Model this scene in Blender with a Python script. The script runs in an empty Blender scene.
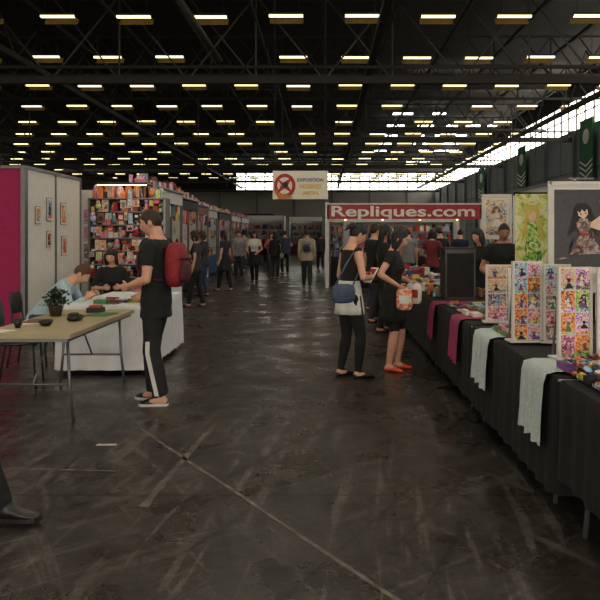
import bpy, math, random
import numpy as np
from mathutils import Vector, Matrix
from math import sin, cos, pi, radians, exp, sqrt
rng = random.Random(11)
V = Vector
EYE = 1.52

# ---------------------------------------------------------------- materials
def lin(c):
    c = c/255.0
    return c/12.92 if c <= .04045 else ((c+.055)/1.055)**2.4
_m = {}
def M(name, rgb=(128,128,128), rough=.6, var=.15, scale=9, bump=0., metal=0., emit=0., bscale=40, spec=.5):
    if name in _m: return _m[name]
    m = bpy.data.materials.new(name); m.use_nodes = True
    nt = m.node_tree; N = nt.nodes; L = nt.links
    b = N['Principled BSDF']
    tc = N.new('ShaderNodeTexCoord'); no = N.new('ShaderNodeTexNoise')
    no.inputs['Scale'].default_value = scale; no.inputs['Detail'].default_value = 3
    L.new(tc.outputs['Object'], no.inputs['Vector'])
    r = N.new('ShaderNodeValToRGB'); c = [lin(x) for x in rgb]
    r.color_ramp.elements[0].position = .3; r.color_ramp.elements[1].position = .7
    r.color_ramp.elements[0].color = [x*(1-var) for x in c]+[1]
    r.color_ramp.elements[1].color = [min(1, x*(1+var)) for x in c]+[1]
    L.new(no.outputs['Fac'], r.inputs['Fac']); L.new(r.outputs['Color'], b.inputs['Base Color'])
    b.inputs['Roughness'].default_value = rough; b.inputs['Metallic'].default_value = metal
    b.inputs['Specular IOR Level'].default_value = spec
    if emit:
        L.new(r.outputs['Color'], b.inputs['Emission Color']); b.inputs['Emission Strength'].default_value = emit
    if bump:
        n2 = N.new('ShaderNodeTexNoise'); n2.inputs['Scale'].default_value = bscale; n2.inputs['Detail'].default_value = 4
        L.new(tc.outputs['Object'], n2.inputs['Vector'])
        bp = N.new('ShaderNodeBump'); bp.inputs['Strength'].default_value = bump; bp.inputs['Distance'].default_value = .02
        L.new(n2.outputs['Fac'], bp.inputs['Height']); L.new(bp.outputs['Normal'], b.inputs['Normal'])
    _m[name] = m
    return m
def SWM(name, cols, scale=12, dist=1.5):
    """printed illustration ink: distorted noise through a multi-stop ramp"""
    m = bpy.data.materials.new(name); m.use_nodes = True
    nt = m.node_tree; N = nt.nodes; L = nt.links; b = N['Principled BSDF']
    tc = N.new('ShaderNodeTexCoord'); no = N.new('ShaderNodeTexNoise')
    no.inputs['Scale'].default_value = scale; no.inputs['Detail'].default_value = 3; no.inputs['Distortion'].default_value = dist
    L.new(tc.outputs['Object'], no.inputs['Vector']); r = N.new('ShaderNodeValToRGB')
    cr=r.color_ramp; n=len(cols)
    while len(cr.elements)<n: cr.elements.new(.5)
    for i,c in enumerate(cols):
        cr.elements[i].position=.3+.42*i/(n-1); cr.elements[i].color=[lin(x) for x in c]+[1]
    L.new(no.outputs['Fac'], r.inputs['Fac']); L.new(r.outputs['Color'], b.inputs['Base Color']); b.inputs['Roughness'].default_value=.4
    return m

PAL = [M('print_red',(170,40,38)), M('print_orange',(205,115,55)), M('print_yellow',(215,190,90)), M('print_green',(70,125,75)),
       M('print_teal',(60,135,145)), M('print_blue',(50,75,150)), M('print_violet',(115,70,140)), M('print_pink',(215,125,150)),
       M('print_white',(225,222,215)), M('print_black',(25,25,30)), M('print_brown',(120,80,55)), M('print_sky',(145,185,215))]
HAIRP = [PAL[i] for i in (9,10,2,7,5,1,9,10,8,6)]
SW=[((50,25,50),(140,50,100),(230,130,160),(245,225,215),(70,110,180)), ((20,35,65),(40,110,180),(150,200,225),(245,240,225),(210,90,60)),
    ((70,20,15),(185,40,30),(240,140,60),(245,225,160),(50,30,50)), ((15,45,35),(60,145,75),(180,210,90),(245,240,200),(220,110,120)),
    ((20,20,25),(60,50,75),(140,120,130),(230,220,210),(140,40,40)), ((70,40,100),(165,100,200),(240,180,215),(250,240,230),(235,180,60)),
    ((120,70,45),(210,150,95),(240,215,175),(130,170,200),(50,50,80))]
SWC=[SWM('illustration_print_%d'%i,c,38,2.) for i,c in enumerate(SW)]; SWP=[SWM('poster_print_%d'%i,c,9,2.2) for i,c in enumerate(SW)]
SWD=SWM('poster_dark_print',((8,8,12),(14,12,20),(26,28,44),(14,11,15),(60,38,36)),5,2.)
SWD2=SWM('poster_figure_print',((30,18,24),(80,40,45),(135,100,90),(190,175,168),(45,52,85)),13,2.)
WHITE = M('white_panel',(215,213,207),.7,.05); BLACKC = M('black_cloth',(16,15,17),.9,.3,6,.4,bscale=20)
WHITEC = M('white_cloth',(210,213,216),.9,.06,5,.3,bscale=12)
SKIN = M('skin_tone',(205,155,130),.5,.06,30); SKIN2 = M('skin_tan',(175,125,100),.5,.06,30)
EYEW = M('eye_white',(220,215,210),.3,.02); EYED = M('eye_dark',(30,20,15),.3,.02); LIP = M('lip_rose',(160,80,75),.5,.05)
HBLK = M('hair_black',(18,15,15),.6,.4,60,.5,bscale=90); HBRN = M('hair_brown',(42,29,22),.65,.35,60,.5,bscale=90); HDK=M('hair_auburn',(80,45,30),.6,.35,60,.5,bscale=90)
CBLK = M('clothing_black',(17,17,18),.85,.3,8,.6,bscale=14); CDRK = M('clothing_charcoal',(42,41,46),.85,.25,8,.6,bscale=14)
CWHT = M('clothing_white',(205,205,200),.85,.1,8,.5,bscale=14); CGRY = M('clothing_grey',(130,130,130),.85,.15,8,.5,bscale=14)
CBLU = M('clothing_denim',(48,60,86),.85,.2,8,.5,bscale=14); CPBL = M('clothing_paleblue',(165,188,200),.85,.1,8,.5,bscale=14)
CRED = M('clothing_red',(110,35,38),.8,.2,8,.5,bscale=14); CBEI = M('clothing_beige',(175,160,135),.85,.15,8,.5,bscale=14)
CPNK = M('clothing_pink',(190,110,130),.85,.15,8,.5,bscale=14); CNAV = M('clothing_navy',(28,32,52),.85,.15,8,.5,bscale=14)
SHBK = M('shoe_black',(20,20,20),.4,.2); SHWH = M('shoe_white',(200,200,200),.5,.1); SHOR = M('shoe_orange',(215,85,50),.5,.1)
STEEL = M('grey_steel',(110,112,115),.4,.1,metal=.6); DSTEEL = M('dark_steel',(34,32,31),.7,.2); 
BPLAS = M('black_plastic',(18,18,20),.4,.15)

# ---------------------------------------------------------------- mesh builder
class B:
    def __init__(s): s.v=[]; s.f=[]; s.m=[]; s.s=[]; s.mats=[]; s.M=Matrix.Identity(4)
    def mi(s, mt):
        if mt not in s.mats: s.mats.append(mt)
        return s.mats.index(mt)
    def add(s, vs, fs, mt, smooth=False):
        o=len(s.v); s.v += [s.M@V(p) for p in vs]
        i=s.mi(mt)
        for f in fs: s.f.append([o+k for k in f]); s.m.append(i); s.s.append(smooth)
    def quad(s, pts, mt): s.add(pts, [list(range(len(pts)))], mt)
    def box(s, c, d, mt, R=None):
        vs=[V((x*d[0]/2,y*d[1]/2,z*d[2]/2)) for x in(-1,1) for y in(-1,1) for z in(-1,1)]
        if R: vs=[R@p for p in vs]
        s.add([V(c)+p for p in vs], [(0,1,3,2),(4,6,7,5),(0,4,5,1),(2,3,7,6),(0,2,6,4),(1,5,7,3)], mt)
    def bb(s, x0,x1,y0,y1,z0,z1,mt): s.box(((x0+x1)/2,(y0+y1)/2,(z0+z1)/2),(x1-x0,y1-y0,z1-z0),mt)
    def loft(s, rings, mt, caps=True, smooth=True, close=True):
        n=len(rings[0]); vs=[p for r in rings for p in r]; fs=[]
        for i in range(len(rings)-1):
            for j in range(n if close else n-1):
                k=(j+1)%n; fs.append((i*n+j,i*n+k,(i+1)*n+k,(i+1)*n+j))
        if caps: fs.append(tuple(range(n))[::-1]); fs.append(tuple((len(rings)-1)*n+j for j in range(n)))
        s.add(vs,fs,mt,smooth)
    def tube(s, pts, rad, mt, n=8, smooth=True, flat=1.):
        pts=[V(p) for p in pts]
        if not hasattr(rad,'__len__'): rad=[rad]*len(pts)
        rings=[]; u=None
        for i,p in enumerate(pts):
            a=pts[max(0,i-1)]; b=pts[min(len(pts)-1,i+1)]; t=(b-a).normalized()
            if u is None:
                u = t.cross(V((0,0,1)) if abs(t.z)<.9 else V((1,0,0))).normalized()
            else:
                u=(u-t*u.dot(t)).normalized()
            w=t.cross(u)
            ph = pi/4 if n==4 else 0
            rings.append([p+u*(rad[i]*cos(2*pi*k/n+ph))+w*(rad[i]*flat*sin(2*pi*k/n+ph)) for k in range(n)])
        s.loft(rings,mt,True,smooth)
    def bar(s,a,b,r,mt): s.tube([a,b],r,mt,4,False)
    def ell(s, c, r, mt, R=None, nu=12, nv=8, e=1., fn=None):
        c=V(c); vs=[];fs=[]
        sg=lambda x:(abs(x)**e)*(1 if x>=0 else -1)
        for i in range(nv+1):
            th=pi*i/nv
            for j in range(nu):
                ph=2*pi*j/nu
                p=V((sg(cos(ph))*sg(sin(th)) , sg(sin(ph))*sg(sin(th)), sg(cos(th))))
                p = fn(p) if fn else V((p.x*r[0],p.y*r[1],p.z*r[2]))
                if R: p=R@p
                vs.append(c+p)
        for i in range(nv):
            for j in range(nu):
                k=(j+1)%nu; fs.append((i*nu+j,(i+1)*nu+j,(i+1)*nu+k,i*nu+k))
        s.add(vs,fs,mt,True)
    def obj(s, name, pivot=True):
        me=bpy.data.meshes.new(name)
        co=np.array([tuple(p) for p in s.v]); 
        o=V((0,0,0))
        if pivot:
            mn=co.min(0); mx=co.max(0); o=V(((mn[0]+mx[0])/2,(mn[1]+mx[1])/2,mn[2]))
        me.from_pydata([tuple(V(p)-o) for p in s.v],[],s.f)
        for mt in s.mats: me.materials.append(mt)
        me.polygons.foreach_set('material_index',s.m); me.polygons.foreach_set('use_smooth',s.s)
        me.update()
        ob=bpy.data.objects.new(name,me); ob.location=o; bpy.context.scene.collection.objects.link(ob)
        return ob

def TR(x,y,z=0,yaw=0): return Matrix.Translation((x,y,z))@Matrix.Rotation(radians(yaw),4,'Z')

def remesh(b, vox, smooth=3):
    me=bpy.data.meshes.new('t'); me.from_pydata([tuple(p) for p in b.v],[],b.f)
    ob=bpy.data.objects.new('t',me); bpy.context.scene.collection.objects.link(ob)
    r=ob.modifiers.new('r','REMESH'); r.mode='VOXEL'; r.voxel_size=vox
    q=ob.modifiers.new('s','SMOOTH'); q.iterations=smooth; q.factor=.5
    dg=bpy.context.evaluated_depsgraph_get(); ev=ob.evaluated_get(dg); m2=bpy.data.meshes.new_from_object(ev)
    vs=[v.co.copy() for v in m2.vertices]; fs=[tuple(p.vertices) for p in m2.polygons]
    bpy.data.objects.remove(ob); bpy.data.meshes.remove(me); bpy.data.meshes.remove(m2)
    return vs,fs

def text(b, txt, size, mt, ext=.004):
    cu=bpy.data.curves.new('t','FONT'); cu.body=txt; cu.size=size; cu.align_x='CENTER'; cu.align_y='CENTER'; cu.extrude=ext
    cu.offset=size*.02
    ob=bpy.data.objects.new('t',cu); bpy.context.scene.collection.objects.link(ob)
    dg=bpy.context.evaluated_depsgraph_get(); m2=bpy.data.meshes.new_from_object(ob.evaluated_get(dg))
    vs=[V((v.co.x,-v.co.z,v.co.y)) for v in m2.vertices]; fs=[tuple(p.vertices) for p in m2.polygons]
    b.add(vs,fs,mt); w=max(v.x for v in vs)-min(v.x for v in vs)
    bpy.data.objects.remove(ob); bpy.data.meshes.remove(m2)
    return w

# ---------------------------------------------------------------- people
def ik(a,t,l1,l2,pole):
    d=t-a; L=d.length
    if L>(l1+l2)*.998: t=a+d*((l1+l2)*.998/L); d=t-a; L=d.length
    x=(l1*l1-l2*l2+L*L)/(2*L); h=sqrt(max(0,l1*l1-x*x)); dn=d.normalized()
    p=(pole-dn*pole.dot(dn)).normalized()
    return a+dn*x+p*h, t

def person(name,x,y,yaw,H=1.7,fem=False,skin=SKIN,top=CBLK,pants=CBLU,shoes=SHBK,hair=HBLK,style='short',sleeve=.6,legcov=2,
           hem=.47,lean=0,hp=(0,0),feet=None,hands=(None,None),pelvis=(0,0,.515),seated=False,loose=0.,vox=.022,skirt=None,extra=None,
           z=0,sole=None,grip=35,neckline=.838,socks=None,bulk=1.):
    lr=radians(lean); up=V((0,sin(lr),cos(lr))); fw=V((0,cos(lr),-sin(lr))); X=V((1,0,0)); hip=V(pelvis)
    T=lambda q: hip+up*(q-.515)
    sw=.088 if fem else .1
    rb=B()
    if fem: secs=[(.49,.094,.066,0),(.52,.098,.068,0),(.57,.084,.058,0),(.62,.07,.05,0),(.67,.076,.055,.003),(.715,.086,.068,.01),(.75,.086,.06,.006),(.79,.088,.048,0),(.815,.078,.04,-.002),(.835,.05,.034,-.002),(.85,.03,.028,0)]
    else: secs=[(.49,.092,.066,0),(.52,.096,.068,0),(.57,.09,.064,0),(.62,.086,.062,0),(.68,.092,.065,.002),(.74,.1,.068,.004),(.785,.102,.06,0),(.812,.092,.05,-.003),(.835,.06,.038,-.003),(.852,.035,.032,0)]
    if not seated: secs=[(hem,secs[0][1]+.004,secs[0][2]+.004,0)]+[q for q in secs if q[0]>hem+.02]
    else: secs=[(.465,.085,.06,0)]+secs
    n=20
    rb.loft([[T(q)+fw*o+X*((a*bulk+.004)*cos(2*pi*k/n))+fw*((d*bulk+.004)*sin(2*pi*k/n)) for k in range(n)] for q,a,d,o in secs],skin)
    hpit=radians(hp[0]+lean*.5); R=(Matrix.Rotation(radians(hp[1]),3,'Z')@Matrix.Rotation(-hpit,3,'X'))
    Nk=T(.868)+fw*.006; C=Nk+R@V((0,.012,.06))
    rb.tube([T(.82),Nk,C+R@V((0,-.012,-.02))],[.034,.03 if fem else .034,.032],skin,12)
    def hd(p):
        q=V((p.x*.0435,p.y*.054,p.z*.066))
        if p.z<0:
            q.x*=1-.34*(-p.z)**1.4
            if p.y<0: q.y*=1-.4*(-p.z)
        if p.y>0:
            g=lambda a,s:exp(-(a/s)**2)
            q.y+=.017*g(q.x,.008)*g(q.z+.012,.014)+.004*g(q.x,.015)*g(q.z+.035,.008)+.005*g(q.x,.012)*g(q.z+.055,.01)
            q.y-=.006*g(abs(q.x)-.018,.009)*g(q.z-.002,.008)
            q.y+=.003*g(abs(q.x)-.018,.014)*g(q.z-.014,.006)
        return q
    rb.ell(C,None,skin,R,28,22,fn=hd)
    for sd in(-1,1): rb.ell(C+R@V((sd*.0445,-.004,-.004)),(.006,.012,.018),skin,R,8,6)
    if feet is None: feet=((-.055,0,0,6),(.055,0,0,-6))
    segs=[]; J={'C':C,'R':R,'T':T,'fw':fw,'up':up,'H':H}
    legs=[];
    for sd,ft in zip((-1,1),feet):
        h=hip+X*sd*.05+V((0,0,-.01)); an=V((ft[0],ft[1],ft[2]+.045))
        g=V((-sin(radians(ft[3])),cos(radians(ft[3])),0)); r_=V((g.y,-g.x,0))
        a1,a2=(.245,.232) if seated else (.2385,.2275)
        kn,an=ik(h,an,a1,a2,(g*1.0+X*sd*.08))
        lo=loose; kk=1.0 if not fem else .96
        th=[.056*kk,.051*kk,.043*kk,.036+lo*.6]; 
        rb.tube([h,h.lerp(kn,.3),h.lerp(kn,.7),kn],th,skin,14)
        rb.ell(h,(.054,.054,.054),skin); rb.ell(kn,(.035+lo*.6,)*3,skin)
        rb.tube([kn,kn.lerp(an,.28),kn.lerp(an,.65),kn.lerp(an,.97)],[.034+lo*.6,.037+lo*.7,.029+lo,.021+lo*1.3],skin,14)
        fb=V((an.x,an.y,an.z-.045))
        fr=[(-.036,.013,.012),(-.022,.022,.024),(.005,.024,.031),(.03,.025,.025),(.055,.028,.019),(.08,.027,.015),(.1,.021,.012),(.11,.01,.008)]
        rb.loft([[fb+g*s_+r_*(w_*cos(2*pi*k/12))+V((0,0,hh+hh*max(-.92,sin(2*pi*k/12)))) for k in range(12)] for s_,w_,hh in fr],skin)
        segs+= [('th',h,kn,.052),('sh',kn,an,.034+lo),('ft',fb+g*-.02+V((0,0,.016)),fb+g*.1+V((0,0,.012)),.022)]
        legs.append((h,kn,an,g,r_,fb))
    J['legs']=legs
    arms=[]
    fin=B()
    for sd,hn in zip((-1,1),hands):
        S=T(.803)+X*sd*sw
        if hn is None: tg=S+V((sd*.035,.03,-.31)); pole=V((sd*.3,-1,0))
        else: tg=V(hn[:3]); pole=V(hn[3]) if len(hn)>3 else V((sd*.6,-.5,-.6))
        el,wr=ik(S,tg,.17,.15,pole)
        q=.88 if fem else 1.
        rb.ell(S,(.036*q,)*3,skin)
        rb.tube([S,S.lerp(el,.4),el],[.034*q,.03*q,.0235*q],skin,12); rb.ell(el,(.0235*q,)*3,skin)
        rb.tube([el,el.lerp(wr,.35),wr],[.0235*q,.0235*q,.015*q],skin,12)
        if sleeve>0:
            s1=min(sleeve,1.); rb.tube([S,S.lerp(el,s1*.5),S.lerp(el,s1)],[.038*q,.037*q,.0335*q],skin,14)
            if sleeve>1.05: rb.ell(el,(.031*q,)*3,skin); rb.tube([el,el.lerp(wr,(sleeve-1)*.96)],[.031*q,.023*q],skin,14)
        d=(wr-el).normalized(); inw=V((-sd,.25,0)); inw=(inw-d*inw.dot(d)).normalized(); w=d.cross(inw); 
        if w.y<0 and abs(d.z)>.5: w=-w
        if abs(d.z)<=.5 and w.z<0: w=-w
        Rm=Matrix((w,inw,d)).transposed()
        rb.ell(wr+d*.027,(.022*q,.0105,.031),skin,Rm,12,8,.8)
        J['palm%d'%sd]=wr+d*.035+inw*.012
        for off,ln in ((.0165,.037),(.0055,.044),(-.0055,.041),(-.0165,.032)):
            p=wr+d*.046+w*off*q; pts=[p-d*.012,p]; a=radians(grip*.5)
            for k,fq in enumerate((.42,.33,.25)):
                dd=d*cos(a)+inw*sin(a)+w*(off*.25); p=p+dd.normalized()*ln*fq*q; pts.append(p); a+=radians(grip)
            fin.tube([t*H for t in pts],[.0053*H,.0052*H,.005*H,.0045*H,.0032*H],skin,7)
        p=wr+d*.012+w*.015; d1=(d*.65+w*.7+inw*.3).normalized(); d2=(d*.85+w*.2+inw*.45).normalized()
        fin.tube([t*H for t in (p,p+d1*.018*q,p+d1*.018*q+d2*.016*q,p+d1*.018*q+d2*.027*q)],[.0075*H,.0065*H,.0055*H,.0035*H],skin,7)
        segs+=[('ua',S,el,.03),('fa',el,wr,.021),('hd',wr,wr+d*.05,.017)]
        arms.append((S,el,wr,d,inw,w))
    J['arms']=arms
    segs+=[('head',C+R@V((0,0,-.01)),C+R@V((0,0,.01)),.055),('neck',T(.84),Nk,.032),('torso',T(.5),T(.79),.085)]
    vs,fs=remesh(rb,vox/H,3 if vox<.015 else 2)
    co=np.array([tuple(p) for p in vs]); cen=np.array([co[list(f)].mean(0) for f in fs])
    D=[];TT=[]
    for nm,a,b_,r in segs:
        a_=np.array(a); ab=np.array(b_)-a_; t=np.clip(((cen-a_)@ab)/(ab@ab),0,1); D.append(np.linalg.norm(cen-(a_+t[:,None]*ab),axis=1)/r); TT.append(t)
    D=np.array(D); ix=D.argmin(0); hgt=(cen-np.array(hip))@np.array(up)+.515
    fb=B(); lists={}
    for i,f in enumerate(fs):
        nm=segs[ix[i]][0]; t=TT[ix[i]][i]; mt=skin
        if nm=='torso' : mt= top if hgt[i]>hem-.004 else pants
        elif nm=='neck': mt=top if hgt[i]<neckline else skin
        elif nm=='ua': mt=top if t<sleeve+.02 or (sleeve>0 and t<.05) else skin
        elif nm=='fa': mt=top if t<sleeve-1 else skin
        elif nm=='th':
            if not seated and hgt[i]>hem-.004: mt=top
            else: mt=pants if t<=legcov else (socks or skin)
        elif nm=='sh': mt=pants if (t<legcov-1) else (socks or skin)
        elif nm=='ft': mt=shoes
        if nm=='torso' and hgt[i]>neckline: mt=skin
        lists.setdefault(mt,[]).append(f)
    fb.v+= [p*H for p in vs]
    for mt,l in lists.items():
        i=fb.mi(mt)
        for f in l: fb.f.append(list(f)); fb.m.append(i); fb.s.append(True)
    o=len(fb.v); fb.v+=fin.v; k=fb.mi(skin)
    for f in fin.f: fb.f.append([o+q for q in f]); fb.m.append(k); fb.s.append(True)
    hw=lambda a: (C+R@V(a))*H
    hr=[ .0075*H,.0035*H,.0042*H]
    for sd in(-1,1):
        fb.ell(hw((sd*.0175,.0435,.001)),hr,EYEW,R,8,6); fb.ell(hw((sd*.0175,.0462,.001)),(.0035*H,.0018*H,.0038*H),EYED,R,8,6)
        fb.ell(hw((sd*.018,.0475,.0125)),(.0105*H,.003*H,.0018*H),hair,R,8,6)
    fb.ell(hw((0,.0515,-.0345)),(.0115*H,.003*H,.0034*H),LIP,R,10,6)
    vol={'short':1.06,'bob':1.13,'long':1.12,'updo':1.1,'crop':1.04}[style]
    def hh_(p):
        front=(p.y+1)/2
        thr=-.66+1.08*front**1.35
        if abs(p.x)>.75 and p.y>-.1 and p.y<.35 and style in('crop','short'): thr-=.22   # sideburns
        if style in('long','bob','updo'): thr-=.1*(1-abs(p.y))
        t=min(1,max(0,(p.z-thr)/.2)); k=.9+(vol-.9)*t*t*(3-2*t)
        q=V((p.x*.0435,p.y*.054,p.z*.066))
        if p.z<0:
            q.x*=1-.34*(-p.z)**1.4
            if p.y<0: q.y*=1-.4*(-p.z)
        k+= .012*sin(p.x*19+p.z*5)*t
        return (q*k+V((0,-.002,.001)))*H
    fb.ell(C*H,None,hair,R,36,26,fn=hh_)
    if style in('long','bob'):
        Ln=.15 if style=='long' else .075
        rings=[]
        for i in range(8):
            t=i/7; c0=C+R@V((0,-.024,.03)); c=c0+V((0,-.012*sin(t*pi)+.0,-(Ln+.03)*t))-fw*.012*t
            a=.047*(1-.25*t**2)*(1 if i else .7); d=.034*(1-.45*t)
            rings.append([(c+X*(a*cos(2*pi*k/16)*(1+.05*sin(k*3+i)))+fw*(d*sin(2*pi*k/16)))*H for k in range(16)])
        fb.loft(rings,hair)
        for sd in(-1,1):
            fb.tube([hw((sd*.04,.012,.03)),hw((sd*.046,.012,-.01)),hw((sd*.046,.006,-.05)),hw((sd*.042,0,-.05-Ln*.4))],[.012*H,.016*H,.014*H,.005*H],hair,8)
    if style=='updo':
        fb.ell(hw((0,-.058,.03)),(.026*H,.024*H,.024*H),hair,R,10,8)
        fb.tube([hw((0,-.05,.02)),hw((0,-.085,.012)),hw((0,-.09,-.02))],[.02*H,.015*H,.004*H],hair,8)
    if skirt:
        mt,z0,z1,a0,a1=skirt
        rings=[]
        for i in range(7):
            t=i/6; q=z0+(z1-z0)*t; a=a0+(a1-a0)*t**.8
            rings.append([(V((hip.x,hip.y,q))+X*(a*(1+.07*t*sin(k*2*pi/48*9))*cos(2*pi*k/48))+V((0,1,0))*(a*.78*(1+.07*t*sin(k*2*pi/48*9))*sin(2*pi*k/48)))*H for k in range(48)])
        fb.loft(rings,mt)
    if sole:
        for h,kn,an,g,r_,f_ in legs:
            o2=[(-.037,.012),(-.025,.024),(.01,.026),(.05,.029),(.08,.029),(.1,.022),(.112,.01)]
            lo=[f_+g*s_+r_*w_ for s_,w_ in o2]+[f_+g*s_-r_*w_ for s_,w_ in o2[::-1]]
            fb.loft([[p*H for p in lo],[(p+V((0,0,.012)))*H for p in lo]],sole,True,False)
    if extra: extra(fb,J)
    Mx=TR(x,y,z,yaw); fb.v=[Mx@p for p in fb.v]
    return fb.obj(name)

def backpack(mt,mt2):
    def f(b,J):
        H=J['H']; T=J['T']; fw=J['fw']; R=Matrix.Rotation(-math.atan2(J['up'].y,J['up'].z),3,'X')
        c=(T(.71)-fw*.105)*H
        b.ell(c,(.082*H,.046*H,.115*H),mt,R,20,14,.62)
        b.ell(c-fw*.045*H-J['up']*.035*H,(.06*H,.024*H,.055*H),mt2,R,16,10,.6)
        b.tube([c-fw*.047*H+J['up']*.03*H+V((-.06*H,0,0)),c-fw*.051*H+J['up']*.035*H,c-fw*.047*H+J['up']*.03*H+V((.06*H,0,0))],.006*H,BPLAS,6)
        b.tube([c+J['up']*.11*H+V((-.015*H,0,0)),c+J['up']*.13*H,c+J['up']*.11*H+V((.015*H,0,0))],.005*H,BPLAS,6)
        for sd in(-1,1):
            pts=[T(.79)-fw*.062,T(.825)-fw*.02,T(.82)+fw*.03,T(.76)+fw*.073,T(.69)+fw*.07,T(.64)+fw*.02,T(.63)-fw*.065]
            xo=[.045,.058,.066,.07,.085,.1,.07]
            b.tube([(p+V((sd*q,0,0)))*H for p,q in zip(pts,xo)],[.013*H]*7,mt2,8,True,.5)
    return f

def backpack_man(b,J):
    backpack(M('backpack_red',(135,28,38),.7,.2,12,.6),M('backpack_maroon',(70,18,28),.7,.15,12,.3))(b,J)
    H=J['H']
    for i,(h,kn,an,g,r_,f_) in enumerate(J['legs']):
        sd=-1 if i==0 else 1
        pts=[]; 
        for t in (.75,1.): pts.append((h.lerp(kn,t)+V((sd*(.053-.003*t),0,0)))*H)
        for t in (.3,.6,.95): pts.append((kn.lerp(an,t)+V((sd*(.052 - .004*t),0,0)))*H)
        b.loft([[p+V((0,-.011*H,0)),p+V((sd*.004*H,-.010*H,0)),p+V((sd*.004*H,.010*H,0)),p+V((0,.011*H,0))] for p in pts],CWHT,True,False)

def handbag(mt,side,z=.5,fwd=.0,sz=(.04,.08,.055)):
    def f(b,J):
        H=J['H']; c=V((side*(.115+sz[0]*.6),fwd,z))
        b.ell(c*H,(sz[0]*H,sz[1]*H,sz[2]*H),mt,None,18,12,.6)
        b.ell((c+V((side*sz[0]*.75,0,.01)))*H,(sz[0]*.35*H,sz[1]*.8*H,sz[2]*.55*H),mt,None,14,8,.6)
        sh=J['T'](.835)+V((side*.07,0,.004))
        b.tube([(c+V((0,-sz[1]*.8,sz[2]*.6)))*H,(c.lerp(sh,.6)+V((side*.02,-.055,0)))*H,sh*H,(c.lerp(sh,.6)+V((side*.02,.06,0)))*H,(c+V((0,sz[1]*.8,sz[2]*.6)))*H],.008*H,mt,6,True,.6)
    return f

# ================================================================= HALL
XR=17.3; XL=-52.; YF=118.; YB=-22.; ZW=8.8; ZR=12.2
def floor_mat():
    m=bpy.data.materials.new('stained_concrete'); m.use_nodes=True; nt=m.node_tree; N=nt.nodes; L=nt.links; b=N['Principled BSDF']
    tc=N.new('ShaderNodeTexCoord')
    def noise(sc,det,map_=None,rot=0,dist=0):
        mp=N.new('ShaderNodeMapping'); mp.inputs['Scale'].default_value=map_ or (1,1,1)
        m0=N.new('ShaderNodeMapping'); m0.inputs['Rotation'].default_value=(0,0,rot)
        L.new(tc.outputs['Object'],m0.inputs['Vector']); L.new(m0.outputs['Vector'],mp.inputs['Vector']); n=N.new('ShaderNodeTexNoise'); n.inputs['Scale'].default_value=sc; n.inputs['Detail'].default_value=det
        n.inputs['Distortion'].default_value=dist
        n.inputs['Roughness'].default_value=.65; L.new(mp.outputs['Vector'],n.inputs['Vector']); return n
    def ramp(n,p0,c0,p1,c1):
        r=N.new('ShaderNodeValToRGB'); r.color_ramp.elements[0].position=p0; r.color_ramp.elements[1].position=p1
        r.color_ramp.elements[0].color=(*c0,1); r.color_ramp.elements[1].color=(*c1,1); L.new(n.outputs['Fac'],r.inputs['Fac']); return r
    a=ramp(noise(1.3,9),.36,(.020,.0175,.015),.66,(.056,.050,.043))
    def mix(fac,c1,c2,f=1.):
        x=N.new('ShaderNodeMix'); x.data_type='RGBA'
        mu=N.new('ShaderNodeMath'); mu.operation='MULTIPLY'; mu.inputs[1].default_value=f; L.new(fac,mu.inputs[0]); L.new(mu.outputs[0],x.inputs[0])
        L.new(c1,x.inputs[6]); x.inputs[7].default_value=(*c2,1); return x.outputs[2]
    c=a.outputs['Color']
    for (sc,mp,rot,p0,p1,col,f) in ((2.2,(6,.35,1),.1,.55,.63,(.14,.13,.115),.65),(1.6,(8,.4,1),-.5,.57,.65,(.125,.115,.102),.6),(1.5,(10,.3,1),.85,.57,.64,(.115,.106,.095),.55),
                                   (2.,(9,.3,1),-.18,.56,.66,(.008,.0075,.007),.8),(1.4,(7,.35,1),.45,.58,.66,(.008,.0075,.007),.8)):
        s=ramp(noise(sc,5,mp,rot,.5),p0,(0,0,0),p1,(1,1,1)); c=mix(s.outputs['Color'],c,col,f)
    s3=ramp(noise(26,4),.42,(.62,.62,.62),.7,(1.3,1.3,1.3)); s4=ramp(noise(5,6),.35,(.62,.62,.62),.65,(1.25,1.25,1.25))
    br=N.new('ShaderNodeTexBrick'); br.inputs['Scale'].default_value=1; br.offset=0; br.inputs['Brick Width'].default_value=5; br.inputs['Row Height'].default_value=5
    br.inputs['Mortar Size'].default_value=.014; br.inputs['Color1'].default_value=(1,1,1,1); br.inputs['Color2'].default_value=(.82,.82,.82,1); br.inputs['Mortar'].default_value=(.35,.35,.35,1)
    mp=N.new('ShaderNodeMapping'); mp.inputs['Location'].default_value=(1.7,.6,0); L.new(tc.outputs['Object'],mp.inputs['Vector']); L.new(mp.outputs['Vector'],br.inputs['Vector'])
    def mul(c1,c2):
        x=N.new('ShaderNodeMix'); x.data_type='RGBA'; x.blend_type='MULTIPLY'; x.inputs[0].default_value=1; L.new(c1,x.inputs[6]); L.new(c2,x.inputs[7]); return x.outputs[2]
    c=mul(c,br.outputs['Color']); c=mul(c,s3.outputs['Color']); c=mul(c,s4.outputs['Color'])
    L.new(c,b.inputs['Base Color'])
    rr=ramp(noise(1.7,7),.35,(.2,)*3,.68,(.5,)*3); L.new(rr.outputs['Color'],b.inputs['Roughness'])
    bp=N.new('ShaderNodeBump'); bp.inputs['Strength'].default_value=.15; bp.inputs['Distance'].default_value=.01
    L.new(noise(25,4).outputs['Fac'],bp.inputs['Height']); L.new(bp.outputs['Normal'],b.inputs['Normal'])
    return m
b=B(); b.bb(XL,XR,YB,YF,-.1,0,floor_mat()); b.obj('floor',False)
LN=M('floor_chalk_line',(96,91,83),.7,.5,10)
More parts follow.
